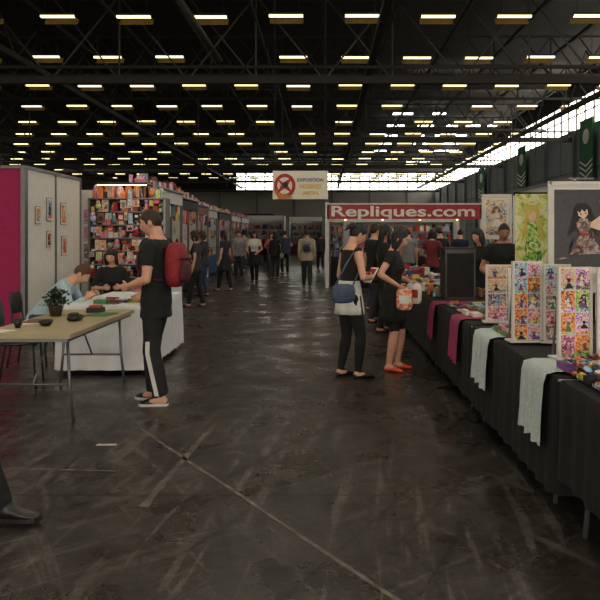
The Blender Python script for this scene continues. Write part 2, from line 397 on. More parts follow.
def strip(name,p,q,w,mt):
    b=B(); p=V(p);q=V(q); d=(q-p).normalized(); n=V((-d.y,d.x))*w/2; z=.0015; N_=20
    vs=[];fs=[]
    for i in range(N_+1):
        c=p.lerp(q,i/N_)+n.normalized()*rng.uniform(-.004,.004); ww=n*rng.uniform(.7,1.2)
        vs+=[(c.x-ww.x,c.y-ww.y,z),(c.x+ww.x,c.y+ww.y,z)]
    for i in range(N_): fs.append((2*i,2*i+2,2*i+3,2*i+1))
    b.add(vs,fs,mt); b.obj(name,False)
strip('trim_1',(-1.45,5.9),(.75,2.42),.026,LN)
strip('trim_2',(-.9,6.0),(-1.02,4.2),.05,M('floor_worn_line',(78,74,67),.7,.6,10))
strip('trim_3',(-3.0,4.95),(-1.35,4.85),.03,M('floor_worn_line'))
b=B(); b.bb(-1.66,-1.52,5.44,5.48,0,.002,M('tape_white',(190,185,170),.6)); b.obj('tape_piece',False)

WALLB=M('wall_bluegrey',(124,130,133),.8,.06,.4); WALLF=M('wall_grey',(142,139,131),.8,.08,.3)  # far wall grey is lifted in colour to stand in for haze
ROOF=M('roof_dark',(36,31,26),.9,.2,.6)
DAY=M('daylight_glazing',(252,245,230),.5,.03,.5,emit=7.); DAYF=M('daylight_glazing_end',(250,247,236),.5,.03,.5,emit=6.)
b=B(); b.bb(XL,XR+.3,YB,YF,ZR,ZR+.2,ROOF); b.obj('ceiling',False)
def wall_side(name,x,sgn,mt):
    b=B(); b.bb(min(x,x+sgn*.3),max(x,x+sgn*.3),YB,YF,0,ZW,mt); b.bb(min(x,x+sgn*.3),max(x,x+sgn*.3),YB,YF,10.9,ZR,ROOF)
    y=YB
    while y<YF:
        b.bb(x-sgn*.12-.12,x-sgn*.12+.12,y-.12,y+.12,0,ZW,M('column_grey',(95,102,106),.7,.1)); y+=6.7
        b.bb(min(x,x-sgn*.02),max(x,x-sgn*.02),y-3.4,y-3.36,0,ZW,M('panel_joint',(80,87,92),.8))
    for z in(2.9,5.9,8.75): b.bb(min(x,x-sgn*.05),max(x,x-sgn*.05),YB,YF,z,z+.06,M('panel_joint'))
    b.obj(name,False)
    b=B(); xx=x+sgn*.1; b.quad([(xx,YB,ZW),(xx,YF,ZW),(xx,YF,10.9),(xx,YB,10.9)],DAY)
    y=YB
    while y<YF: b.bb(xx-.1,xx+.05,y-.05,y+.05,ZW,10.9,DSTEEL); y+=1.675
    b.bb(xx-.08,xx+.02,YB,YF,9.8,9.88,DSTEEL)
    b.obj('window_1' if sgn>0 else 'window_2',False)
wall_side('wall_right',XR,1,WALLB); wall_side('wall_left',XL,-1,WALLB)
b=B(); b.bb(XL,XR,YF,YF+.3,0,ZW,WALLF); b.bb(XL,XR,YF,YF+.3,11.4,ZR,ROOF)
x=XL
while x<XR: b.bb(x-.1,x+.1,YF-.15,YF,0,ZW,M('column_grey')); x+=5.9
b.bb(XL,XR,YF-.06,YF,4.4,4.55,M('panel_joint'))
b.bb(-16,-8,YF-.1,YF,0,5,M('door_dark',(40,42,45),.6)); b.obj('wall_far',False)
b=B(); b.quad([(-14,YF+.05,ZW),(XR,YF+.05,ZW),(XR,YF+.05,11.4),(-14,YF+.05,11.4)],DAYF)
x=-14
while x<XR: b.bb(x-.08,x+.08,YF-.05,YF+.04,ZW,11.4,DSTEEL); x+=1.5
b.bb(-14,XR,YF-.05,YF+.04,10,10.12,DSTEEL); b.bb(XL,-14,YF,YF+.3,ZW,11.4,ROOF); b.obj('window_3',False)
b=B(); b.bb(XL,XR,YB-.3,YB,5.2,ZR,WALLF); b.bb(XL,-14,YB-.3,YB,0,5.2,WALLF); b.bb(14,XR,YB-.3,YB,0,5.2,WALLF); b.obj('wall_back',False)
b=B(); b.quad([(-13.9,YB+.05,0.05),(13.9,YB+.05,0.05),(13.9,YB+.05,5.1),(-13.9,YB+.05,5.1)],M('added_rear_fill',(255,240,220),.4,.03,.5,emit=8))  # unseen glowing glazing, added behind the camera to fill the fronts
for i in range(15): b.bb(-13.9+1.985*i-.06,-13.9+1.985*i+.06,YB+.02,YB+.15,0.01,5.15,DSTEEL)
b.bb(-13.9,13.9,YB+.02,YB+.15,2.4,2.5,DSTEEL); b.obj('added_rear_fill_glazing',False)
b=B(); RFILL=M('added_roof_fill',(255,240,216),.5,.03,.5,emit=8)  # unseen glowing roof panels, added overhead to brighten the foreground
for yy in(-14,-7,0,7,14,21):
    for xx in(-24,-14,-4,6): b.bb(xx,xx+5,yy-.7,yy+.7,12.05,12.12,RFILL); b.bb(xx-.1,xx+5.1,yy-.8,yy-.7,12.0,12.15,DSTEEL); b.bb(xx-.1,xx+5.1,yy+.7,yy+.8,12.0,12.15,DSTEEL)
b.obj('added_roof_fill_panels',False)

# lamps
SP=6.7; Y0=29.1; CX=2.95; X0=-1.51
LAMP=M('lamp_tube_glow',(255,241,180),.5,.02,emit=2.3); BAF=M('lamp_baffle_glow',(110,86,44),.7,.25,6,emit=.09)  # baffle given a faint glow of its own, standing in for lamplight
b=B(); r=-7
while Y0+r*SP<YF-2:
    y=Y0+r*SP
    for c in range(-17,7):
        x=X0+c*CX
        if x<XL+1 or x>XR-1: continue
        if rng.random()<(.04 if r<4 else .22): continue
        w=.66; z=10.0+rng.uniform(-.03,.03)
        b.quad([(x-w,y-.1,z),(x+w,y-.1,z),(x+w,y+.06,z-.0),(x-w,y+.06,z)],LAMP)
        b.quad([(x-w,y-.1,z),(x-w,y-.1,z+.07),(x+w,y-.1,z+.07),(x+w,y-.1,z)],LAMP)
        b.quad([(x-w,y+.35,z-.16),(x+w,y+.35,z-.16),(x+w,y+.5,z+.1),(x-w,y+.5,z+.1)],BAF)
        b.bb(x-w,x+w,y-.16,y+.12,z+.08,z+.14,DSTEEL)
        for s in(-.5,.5): b.bar((x+s,y,z+.15),(x+s,y,z+1.4),.012,DSTEEL)
    r+=1
b.obj('ceiling_lamp_row',False)
TRS=M('truss_steel',(44,39,34),.7,.2); TRL=M('truss_steel_light',(66,60,54),.6,.2)
b=B(); r=-7
while Y0+r*SP<YF+2:
    y=Y0+r*SP+3.3; big=(r%3==0)
    zl=8.25 if big else 9.9; zt=11.9
    rr=.16 if big else .07
    for z in(zl,zt): b.bb(XL,XR,y-rr,y+rr,z-rr,z+rr,TRS)
    if big: b.bb(XL,XR,y-.06,y+.06,zl+.5,zl+.62,TRS)
    x=X0-17*CX+CX/2; k=0; st=CX/ (1 if big else 2)
    while x<XR-st:
        if x>XL: b.bar((x,y,zl),(x+st,y,zt) if k%2 else (x,y,zt),.05,TRL if big else TRS); b.bar((x,y,zt),(x+st,y,zl),.045,TRL if big else TRS)
        x+=st; k+=1
    r+=1
for c in range(-17,7):
    x=X0+c*CX+CX/2
    if XL<x<XR: b.bb(x-.06,x+.06,YB,YF,10.75,10.9,TRS); 
for x in(-28,-13,2,14.5):
    b.bb(x-.13,x+.13,YB,YF,8.9,9.15,TRS); y=YB
    while y<YF: b.bar((x,y,9.0),(x,y+3.35,11.8),.05,TRS); b.bar((x,y+3.35,11.8),(x,y+6.7,9.0),.05,TRS); y+=6.7
b.tube([(-5.6,26,10.6),(-4.1,29.5,8.4)],.1,TRL,8)
b.obj('ceiling_truss',False)
b=B()
for i in range(11):
    y=48+i*6.7
    for x in(6.5,9.2,11.5,13.4,15.2):
        if rng.random()<.7: 
            q=rng.uniform(.3,1.0); b.bb(x-q,x+.7,y,y+.35,11.5,11.62,DAYF)
b.obj('window_4',False)
b=B(); b.tube([(XL+20,92,9.6),(XR-3,92,9.6)],.35,TRL,14); b.obj('air_duct',False)

for y0,y1,z0,z1 in((47.6,50.0,5.2,9.1),(63.5,66.2,5.7,9.2),(80,83,5.4,8.9)):
    b=B(); b.M=TR(XR-.3,(y0+y1)/2,0,-90); w=(y1-y0)/2; G=M('banner_green',(35,100,62),.8,.1); 
    b.bb(-w,w,-.02,.02,z0,z1,G); b.bar((-w-.1,0,z1),(w+.1,0,z1),.05,STEEL)
    for k in range(3):
        zc=z0+.5+k*.35; b.quad([(-w,-.03,zc),(0,-.03,zc-.4),(w,-.03,zc),(w,-.03,zc+.12),(0,-.03,zc-.28),(-w,-.03,zc+.12)],PAL[8])
    b.ell((0,-.03,z1-1.1),(w*.5,.02,.5),PAL[8]); b.obj('hanging_banner',False)

# ================================================================= art / goods helpers
def poly_ell(cx,cz,a,h,y,n=12,st=0,en=2*pi):
    return [(cx+a*cos(st+(en-st)*k/n),y,cz+h*sin(st+(en-st)*k/n)) for k in range(n)]
PSK=M('print_skin',(232,200,180))
def art(b,x,z,w,h,y,R,border=.04,dark=False,card=True,big=False):
    """printed character illustration: background ink, dress, tilted figure with spiky/long hair"""
    if card: b.quad([(x,y,z),(x+w,y,z),(x+w,y,z+h),(x,y,z+h)],PAL[8])
    e=border*w; SWS=SWP if big else SWC
    x0,x1,z0,z1=x+e,x+w-e,z+e,z+h-e
    st=.0025 if big else .0015
    lay=[0]
    def put(pts,mt,ang=0,cx=0,cz=0):
        lay[0]+=1; yy=y-st*lay[0]; ca,sa=cos(ang),sin(ang)
        out=[]
        for px,pz in pts:
            dx,dz=px-cx,pz-cz; qx=cx+dx*ca-dz*sa; qz=cz+dx*sa+dz*ca
            out.append((min(x1,max(x0,qx)),yy,min(z1,max(z0,qz))))
        b.quad(out,mt)
    put([(x0,z0),(x1,z0),(x1,z1),(x0,z1)], SWD if dark else R.choice(SWS+[PAL[11]]))
    zc=z0+h*R.uniform(.12,.35)
    if not dark: put([(x0,z0),(x1,z0),(x1,zc),(x0,zc*.5+z0*.5)],R.choice(SWS))
    ang=R.uniform(-.35,.35); cx=x+w*R.uniform(.38,.62); cz=z+h*R.uniform(.62,.74); s=min(w,h*.8)*R.uniform(.11,.17)
    hc=PAL[9] if dark else R.choice(HAIRP+SWS[:3]); cl=SWD2 if dark else R.choice(SWS+PAL)
    if dark: s=w*.14; cx=x+w*.5; ang=.15
    lh=R.uniform(1.,4.5)*s; lw=R.uniform(.8,1.5)*s
    pts=[(cx-s*.9,cz+s*.5),(cx-s*1.0-lw*.4,cz-lh*.3),(cx-s-lw,cz-lh*.9),(cx-s*.9-lw*.1,cz-lh*.7),(cx-s*.6,cz-lh*1.1),(cx-s*.2,cz-lh*.8),(cx+s*.3,cz-lh*1.15),(cx+s*.8,cz-lh*.7),(cx+s+lw*.8,cz-lh),(cx+s+lw*.3,cz-lh*.3),(cx+s*.95,cz+s*.5),(cx,cz+s*1.1)]
    put(pts,hc,ang,cx,cz)
    hip=R.uniform(.8,1.9)*s
    put([(cx-s*.35,cz-s*.7),(cx-s*.95,cz-s*1.3),(cx-s*.5,cz-s*2.6),(cx-hip*1.3,cz-s*5.),(cx+hip*1.4,cz-s*5.2),(cx+s*.5,cz-s*2.6),(cx+s*.95,cz-s*1.3),(cx+s*.35,cz-s*.7)],cl,ang*.6,cx,cz)
    sd=R.choice((-1,1)); put([(cx+sd*s*.9,cz-s*1.3),(cx+sd*s*2.2,cz-s*R.uniform(.2,2.6)),(cx+sd*s*2.0,cz-s*2.6),(cx+sd*s*.6,cz-s*1.9)],PSK if R.random()<.6 else R.choice(PAL),ang,cx,cz)
    put([(cx-s*.6,cz-s*2.4),(cx+s*.6,cz-s*2.6),(cx+s*.7,cz-s*2.9),(cx-s*.6,cz-s*2.8)],R.choice(PAL) if not dark else PAL[0],ang*.6,cx,cz)
    put([(cx-s*.62,cz+s*.3),(cx-s*.58,cz-s*.3),(cx,cz-s*.85),(cx+s*.58,cz-s*.3),(cx+s*.62,cz+s*.3),(cx,cz+s*.6)],PSK,ang,cx,cz)
    put([(cx-s*1.0,cz-s*.3),(cx-s*.6,cz+s*.25),(cx-s*.35,cz-s*.05),(cx-s*.1,cz+s*.4),(cx+s*.25,cz+s*.0),(cx+s*.5,cz+s*.35),(cx+s*1.0,cz-s*.4),(cx+s*1.0,cz+s*.5),(cx+s*.5,cz+s*1.1),(cx-s*.4,cz+s*1.15),(cx-s*.95,cz+s*.6)],hc,ang,cx,cz)
    if big or w>.1:
        for q in(-1,1): put([(cx+q*s*.3-s*.12,cz-s*.12),(cx+q*s*.3+s*.12,cz-s*.12),(cx+q*s*.3+s*.1,cz-s*.25),(cx+q*s*.3-s*.1,cz-s*.25)],PAL[9],ang,cx,cz)
        for k in range(11 if big else 3):
            ax=x0+R.random()*(x1-x0); az=z0+R.random()*(z1-z0); r=s*R.uniform(.2,.7)*(2. if dark else 1); a=R.uniform(0,3)
            put([(ax+r*cos(a),az+r*sin(a)),(ax+r*.12*cos(a+1.6),az+r*.12*sin(a+1.6)),(ax-r*cos(a),az-r*sin(a)),(ax-r*.12*cos(a+1.6),az-r*.12*sin(a+1.6))],R.choice(SWS if not dark else [SWD,SWD2,SWD2]))
GP=PAL+[PAL[0],PAL[0],PAL[8],PAL[10],PAL[9],PAL[9]]+SWC[:5]
GPRED=[PAL[0],PAL[0],PAL[0],PAL[7],PAL[7],PAL[8],PAL[10],PAL[9],PAL[9],PAL[1],PAL[2],PAL[4],M('print_crimson',(130,25,35)),PSK]+SWC
GPALL=list(GP)
def goods(b,x0,x1,y0,y1,z,hm,R,dens=1.,flat=False):
    x=x0
    while x<x1-.03:
        w=R.uniform(.06,.2)/dens; w=min(w,x1-x)
        y=y0
        while y<y1-.03:
            d=min(R.uniform(.08,.25),y1-y); h=R.uniform(.01,.05) if flat else R.uniform(.25,1)*hm
            k=R.random()
            if k<.5: b.bb(x+.004,x+w-.008,y,y+d-.01,z,z+h,R.choice(GP))
            elif k<.8 and not flat:
                cx=x+w/2; cy=y+d/2; r=min(w,d,.09)*.4
                b.tube([(cx,cy,z),(cx,cy,z+h*.3),(cx,cy,z+h*.65),(cx,cy,z+h*.7)],[r,r*.8,r*.55,r*.2],R.choice(GP),7); b.ell((cx,cy,z+h*.7+r*.6),(r*.7,)*3,R.choice(HAIRP),None,7,5)
            elif k<.9: b.bb(x+.01,x+w-.01,y,y+d*.7,z,z+h*.4,R.choice(GP)); b.bb(x+.02,x+w-.02,y+.01,y+d*.6,z+h*.4,z+h*.7,R.choice(GP))
            y+=d
        x+=w
def drape(b,x0,x1,y0,y1,zt,zb,mt,amp=.014,wl=.14,R=rng):
    per=[]; st=.035
    def side(a,c):
        a=V(a);c=V(c); n=max(2,int((c-a).length/st)); d=(c-a).normalized(); nn=V((d.y,-d.x))
        for i in range(n): per.append((a.lerp(c,i/n),nn))
    side((x0,y0),(x1,y0)); side((x1,y0),(x1,y1)); side((x1,y1),(x0,y1)); side((x0,y1),(x0,y0))
    ph=[R.uniform(0,6) for _ in range(3)]
    rings=[]
    for k,t in enumerate((0,.03,.15,.4,.7,1.)):
        z=zt+(zb-zt)*t; ring=[]
        for i,(p,nn) in enumerate(per):
            s=i*st; o=amp*(min(1,t*2.2))*(sin(2*pi*s/wl+ph[0])+.5*sin(2*pi*s/(wl*2.3)+ph[1]))+ .012*(1 if k else 0)+.02*t
            ring.append(V((p.x+nn.x*o,p.y+nn.y*o,z if k else zt+.004)))
        rings.append(ring)
    b.loft(rings,mt,False,True); b.quad(rings[0],mt)
def table_frame(b,x0,x1,y0,y1,zt,topm,legm=STEEL,th=.035):
    b.bb(x0,x1,y0,y1,zt-th,zt,topm)
    b.bb(x0+.03,x1-.03,y0+.03,y1-.03,zt-th-.03,zt-th,legm)
    if (y1-y0)>(x1-x0):
        for y in(y0+.22,y1-.22):
            for x,sx in((x0+.1,-.05),(x1-.1,.05)): b.tube([(x,y,zt-th-.02),(x+sx*.4,y+.0,.3),(x+sx,y,.0)],.014,legm,8)
            b.tube([(x0+.08,y,.3),(x1-.08,y,.3)],.011,legm,6)
            b.tube([((x0+x1)/2,y,.3),((x0+x1)/2,(y+(y0+y1)/2)/2,zt-th-.02)],.01,legm,6)
    else:
        for x in(x0+.22,x1-.22):
            for y in(y0+.08,y1-.08): b.tube([(x,y,zt-th-.02),(x,y,0)],.014,legm,8)
def runner(b,xf,y0,y1,zt,zb,depth,mt,sg=-1):
    n=24; prof=[(depth,zt+.012),(depth*.5,zt+.012),(.02,zt+.014),(-.035,zt+.0),(-.05,zt-.05),(-.06,(zt+zb)/2),(-.065,zb)]
    rings=[]
    for dx,z in prof:
        f=max(0,(zt-z)/(zt-zb)); rings.append([V((xf+dx-.012*f*sin(i/n*pi*7+1)*1.2-.008*f*sin(i*1.9),y0+(y1-y0)*i/n+.03*f*(i/n-.5),z+(.012*sin(i*.7) if z==zb else 0))) for i in range(n+1)])
    b.loft(rings,mt,False,True,close=False)

# ================================================================= LEFT SIDE
BEIGE=M('table_beige',(170,157,125),.5,.06,6)
b=B(); table_frame(b,-2.78,-2.02,5.95,7.95,.74,BEIGE,STEEL); b.obj('folding_table')
b=B(); table_frame(b,-2.9,-2.0,8.2,10.3,.745,WHITE,STEEL); drape(b,-2.92,-1.98,8.18,10.32,.75,.06,WHITEC,.012,.22); b.obj('draped_table')
z=.741
b=B()
def bowl(b,x,y,r,mt,h=.06):
    n=16; rings=[[V((x+rr*cos(2*pi*k/n),y+rr*sin(2*pi*k/n),z+zz)) for k in range(n)] for rr,zz in((r*.5,0),(r*.8,h*.4),(r,h),(r*.94,h),(r*.7,h*.45),(r*.1,h*.25))]; b.loft(rings,mt)
bowl(b,-2.42,6.5,.065,BPLAS,.05); b.obj('black_bowl')
b=B(); bowl(b,-2.6,6.35,.04,BPLAS,.08); b.obj('black_cup')
b=B(); b.ell((-2.3,6.9,z+.03),(.06,.1,.03),BPLAS,None,14,8,.6); b.ell((-2.3,6.87,z+.06),(.04,.055,.018),DSTEEL,None,12,8,.6); b.tube([(-2.38,6.95,z+.05),(-2.42,7.1,z+.02),(-2.3,7.2,z+.01)],.008,BPLAS,6); b.obj('camera_case')
b=B(); b.box((-2.6,6.75,z+.006),(.2,.28,.012),PAL[8],Matrix.Rotation(.3,3,'Z')); b.box((-2.58,6.74,z+.018),(.19,.26,.01),PAL[10],Matrix.Rotation(.1,3,'Z')); b.box((-2.2,7.4,z+.006),(.2,.28,.01),PAL[3],Matrix.Rotation(-.2,3,'Z')); b.box((-2.65,6.1,z+.004),(.15,.2,.006),PAL[8],Matrix.Rotation(-.4,3,'Z')); b.obj('magazine_stack')
b=B(); b.bb(-2.42,-2.27,7.6,7.75,z,z+.05,PAL[9]); b.bb(-2.4,-2.29,7.62,7.73,z+.05,z+.07,PAL[0]); b.obj('small_box')
b=B(); n=16; x,y=-2.62,7.3
b.loft([[V((x+r*cos(2*pi*k/n),y+r*sin(2*pi*k/n),z+q)) for k in range(n)] for r,q in((.05,0),(.07,.09),(.075,.1),(.065,.1),(.06,.085))],M('pot_terracotta',(60,45,35)))
LEAF=M('leaf_green',(48,70,40),.6,.3,30)
for i in range(320):
    a=rng.uniform(0,2*pi); e=rng.uniform(0,pi/2*1.15); r=rng.uniform(.04,.15); c=V((x,y,z+.12))+V((cos(a)*sin(e)*r,sin(a)*sin(e)*r,cos(e)*r*.95)); d=V((rng.uniform(-1,1),rng.uniform(-1,1),rng.uniform(-.3,1))).normalized()*.045; s_=d.cross(V((0,0,1))).normalized()*.018
    b.quad([c,c+d*.5+s_,c+d,c+d*.5-s_],LEAF)
for i in range(10): a=i*.63; b.tube([(x,y,z+.08),(x+.06*cos(a),y+.06*sin(a),z+.19)],.003,M('stem_brown',(60,45,30)),5)
b.obj('potted_plant')
b=B(); b.M=TR(-2.3,8.6,0); goods(b,-.3,.25,-.2,.35,.757,.05,rng,1,True); b.obj('leaflet_pile')
b=B(); 
for i in range(5): b.box((-2.2+rng.uniform(-.01,.01),9.25,.763+.012*i),(.22,.3,.011),[PAL[2],PAL[3],PAL[8],PAL[2],PAL[2]][i],Matrix.Rotation(rng.uniform(-.1,.1),3,'Z'))
b.obj('yellow_flyer_stack')
def chair(name,x,y,yaw,mt=BPLAS):
    b=B(); b.M=TR(x,y,0,yaw)
    b.ell((0,0,.45),(.22,.21,.02),mt,None,18,6,.5)
    b.ell((0,-.2,.74),(.2,.02,.13),mt,Matrix.Rotation(.12,3,'X'),18,8,.5)
    for s in(-1,1):
        b.tube([(s*.19,.2,0),(s*.18,.17,.44),(s*.18,-.05,.44)],.012,DSTEEL,8); b.tube([(s*.2,-.24,0),(s*.19,-.17,.44),(s*.18,-.215,.82)],.012,DSTEEL,8)
    b.tube([(-.18,.17,.42),(.18,.17,.42)],.01,DSTEEL,6); b.tube([(-.19,-.18,.42),(.19,-.18,.42)],.01,DSTEEL,6); b.obj(name)
chair('chair',-3.1,7.6,-80); chair('chair',-3.45,8.88,-85); chair('chair',-3.1,10.98,-165)
MAG=M('magenta_fabric',(150,30,80),.9,.1,30,.2,bscale=80)
b=B(); b.bb(-9.5,-4.27,10.65,10.7,0,2.5,MAG); b.bb(-4.31,-4.25,10.62,10.72,0,2.52,STEEL); b.bb(-9.5,-4.3,10.63,10.72,2.48,2.52,STEEL)
for x in(-5.27,-6.27,-7.27): b.bb(x-.01,x+.01,10.64,10.66,0,2.48,M('fabric_seam',(90,15,45)))
b.obj('magenta_partition')
b=B(); b.bb(-4.33,-4.28,10.75,13.1,0,2.5,WHITE); 
for y in(10.74,11.9,13.1): b.bb(-4.34,-4.26,y-.02,y+.02,0,2.52,STEEL)
b.bb(-4.34,-4.26,10.72,13.1,2.48,2.53,STEEL); b.obj('white_partition')
for y,zz,w,h in((11.05,1.75,.2,.26),(11.5,1.4,.2,.25),(11.5,1.8,.26,.36),(12.1,1.75,.28,.36),(12.15,1.25,.26,.32)):
    b=B(); b.M=TR(-4.275,y,0,90); b.bb(0,w,-.012,0,zz-.05,zz+h-.05,CGRY); art(b,.01,zz-.04,w-.02,h-.02,-.013,rng,.12); b.obj('framed_drawing')

def shelf(b,w,h,d,n,R,z0=.1,dens=1.,back=BPLAS,frame=STEEL,top=True,hang=False):
    b.bb(0,w,d-.02,d,0,h,back)
    for x in(0,w): b.bb(x-.02,x+.02,0,d,0,h,frame)
    for i in range(n+1):
        z=z0+(h-z0-.02)*i/n; b.bb(0,w,0,d,z,z+.015,frame)
        if i<n: goods(b,.03,w-.03,.03,d-.05,z+.016,(h-z0)/n*.8,R,dens)
        if hang and i>0:
            x=.04
            while x<w-.1:
                q=R.uniform(.05,.12); hh=R.uniform(.08,.22); zt=z-R.uniform(.0,.03); k=R.random(); yy=-.01-R.uniform(0,.08)
                if k<.35: art(b,x,zt-hh,q,hh,yy,R,.06)
                elif k<.6: b.ell((x+q/2,yy-.03,zt-hh*.65),(q*.5,.04,hh*.4),R.choice(GP),None,9,6); b.ell((x+q/2,yy-.035,zt-hh*.2),(q*.38,.04,q*.38),R.choice(GP),None,8,5)
                elif k<.88: b.bb(x,x+q,yy-.03,yy,zt-hh,zt,R.choice(GP)); b.bb(x+q*.15,x+q*.85,yy-.034,yy-.03,zt-hh*.8,zt-hh*.35,R.choice(GP))
                x+=q+R.uniform(.0,.03)
    if top: goods(b,.03,w-.03,.03,d-.05,h+.001,.3,R,dens)
R2=random.Random(5)
GP[:]=GPRED
b=B(); b.M=TR(-4.22,13.4,0); shelf(b,1.35,2.2,.4,8,R2,z0=.3,dens=1.8,hang=True)
for k in range(9): b.ell((.1+k*.145,.1+R2.random()*.1,2.24+.07),(.07,.08,R2.uniform(.06,.16)),R2.choice(GP),None,9,6)
b.bb(.2,1.1,-.25,-.2,2.42,2.46,BPLAS); b.bb(.22,1.08,-.245,-.205,2.41,2.42,M('display_lamp_glow',(255,205,140),.5,.02,emit=9)); 
for q in(.25,1.05): b.bar((q,-.22,2.44),(q,.2,2.36),.012,BPLAS)
b.obj('merchandise_shelf')
b=B(); b.M=TR(-8.2,14.6,0); shelf(b,2.3,2.55,.4,7,R2,dens=1.2); b.obj('merchandise_shelf')
WARM=M('spot_glow',(255,215,150),.5,.02,emit=5)
def stall(y,L,R,xf=-3.45,cloth=WHITEC,fas=WHITE,side='L',top=True):
    b=B(); b.M=TR(xf,y,0,90) if side=='L' else TR(xf,y+L,0,-90)
    D=1.9
    for x in(0.03,L-.03):
        for yy in(0.0,D): b.bb(x-.03,x+.03,yy-.03,yy+.03,0,2.5,STEEL)
    b.bb(0,L,-.03,.02,2.25,2.52,fas); b.bb(0,L,D,D+.04,0,2.5,WHITE)
    drape(b,.15,L-.15,.0,.7,.76,.05,cloth,R=R)
    goods(b,.2,L-.2,.03,.67,.765,.28,R,1.5)
    b.bb(L-.05,L,.5,D,0,2.4,WHITE); b.bb(0,.05,.5,D,0,2.4,WHITE)
    for z in(.9,1.25,1.6,1.95): b.bb(.1,L-.1,D-.35,D,z,z+.02,STEEL); goods(b,.12,L-.12,D-.33,D-.03,z+.021,.27,R,1.5)
    b.bb(.03,L-.03,-.1,.35,2.52,2.55,STEEL)
    if top: goods(b,.1,L-.1,.0,.3,2.55,.22,R,1.4)
    for k in range(2): xx=.9+k*2; b.tube([(xx,-.02,2.25),(xx,.15,2.2)],[.02,.035],BPLAS,8); b.ell((xx,.16,2.195),(.022,.022,.02),WARM,None,8,5)
    M0=b.M.copy(); 
    for k in range(4):
        for q in range(5):
            if side=='L': b.M=M0@TR(-.001,D-.1-k*.33,0,-90)
            else: b.M=M0@TR(L+.001,.55+k*.33,0,90)
            if R.random()<.85: art(b,0,.75+q*.33,.28,.3,-.003,R)
    b.M=M0
    for zz in(2.22,1.75):
        x=.15
        while x<L-.2:
            w=R.uniform(.06,.16); h=R.uniform(.12,.38)
            if R.random()<(.75 if zz>2 else .4): b.bb(x,x+w,.0+(2.22-zz)*.6,.03+(2.22-zz)*.6+R.random()*.05,zz-h,zz,R.choice(GP))
            x+=w+.03
    b.obj('merchandise_stall')
cl=[WHITEC,BLACKC,WHITEC,M('blue_cloth',(60,80,130),.9,.1,6,.3,bscale=15),BLACKC,WHITEC,BLACKC]
y=14.4
for i in range(7):
    stall(y,3.9,R2,xf=-3.5-(.35*i if i<3 else 1.0),cloth=cl[i],fas=[WHITE,PAL[9],PAL[10],WHITE,PAL[9],WHITE,WHITE][i]); y+=4.3
GP[:]=GPALL
b=B(); y0=11.75; b.tube([(-2.75,y0,0),(-2.75,y0,1.55),(-2.75,y0+1.1,1.55),(-2.75,y0+1.1,0)],.015,STEEL,8)
for i in range(16): 
    yy=y0+.08+i*.063; b.ell((-2.75,yy,1.12),(.2,.028,.38),R2.choice([PAL[9],CDRK,PAL[0],CBLK,CNAV,CRED]),None,12,8,.6)
for yy in(y0,y0+1.1): b.tube([(-3.0,yy,.02),(-2.5,yy,.02)],.015,STEEL,8)
b.obj('clothes_rack')

def booth(x0,x1,y,zt,R,fas=WHITE,d=3.,name='exhibition_booth',back=WHITE,goodsrow=True):
    b=B(); b.bb(x0,x1,y+d,y+d+.06,0,zt,back); b.bb(x0,x0+.06,y,y+d,0,zt,back); b.bb(x1-.06,x1,y,y+d,0,zt,back)
    b.bb(x0,x1,y-.04,y+.02,zt-.35,zt,fas)
    for x in(x0,x1): b.bb(x-.04,x+.04,y-.04,y+.04,0,zt,STEEL)
    if goodsrow:
        b.M=TR(x0+.2,y+.4,0); drape(b,0,x1-x0-.4,0,.7,.76,.03,R.choice([BLACKC,WHITEC,CRED]),R=R); goods(b,0.03,x1-x0-.45,.05,.65,.77,.35,R)
        b.M=TR(x0+.15,y+d-.45,0); shelf(b,x1-x0-.3,zt-.5,.35,5,R,top=False,back=WHITE)
    b.M=Matrix.Identity(4); b.obj(name)
booth(-7.5,-3.2,58,3.1,R2); booth(-3.0,-.2,62,3.1,R2,PAL[8]); booth(.8,4.6,56,3.0,R2); booth(-12,-8,50,3.0,R2,PAL[7]); booth(5,9,48,3.1,R2,PAL[8]); booth(-18,-13,40,3.,R2); booth(9.6,14,44,3.2,R2,PAL[11])
booth(-14,-9,24,2.9,R2,PAL[8]); booth(-20,-15,26,2.9,R2,PAL[0])

PUR=M('letter_purple',(70,60,120)); GLD=M('letter_gold',(215,170,40))
b=B(); b.M=TR(-.82,25,3.22); b.bb(-.92,.92,-.02,.02,-.47,.47,M('banner_cream',(225,222,205),.7,.04))
b.M=TR(-.82+.33,24.975,3.38); text(b,'EXPOSITION',.155,PUR); b.M=TR(-.82+.33,24.975,3.16); text(b,'HOBBIES',.19,GLD); b.M=TR(-.82+.33,24.975,2.95); text(b,'JAPON',.17,GLD)
b.M=TR(-.82-.52,24.97,3.2)
b.quad(poly_ell(0,0,.36,.4,0,20),PAL[0]); b.quad(poly_ell(.0,.0,.25,.28,-.004,18),PAL[8]); b.quad([(-.3,-.008,.28),(-.05,-.008,.1),(.28,-.008,.3),(.1,-.008,.0),(.3,-.008,-.3),(0,-.008,-.1),(-.28,-.008,-.28),(-.12,-.008,.02)],PAL[0]); b.quad(poly_ell(0.02,.02,.09,.1,-.012,12),PAL[9]); b.quad([(-.4,-.003,-.1),(-.2,-.003,-.45),(.3,-.003,-.42),(.1,-.003,-.3)],PAL[1])
b.M=TR(-.82,25,3.22)
for s in(-.85,.85): b.bar((s,0,.47),(s,0,6.4),.008,DSTEEL)
b.obj('hanging_exhibition_sign')

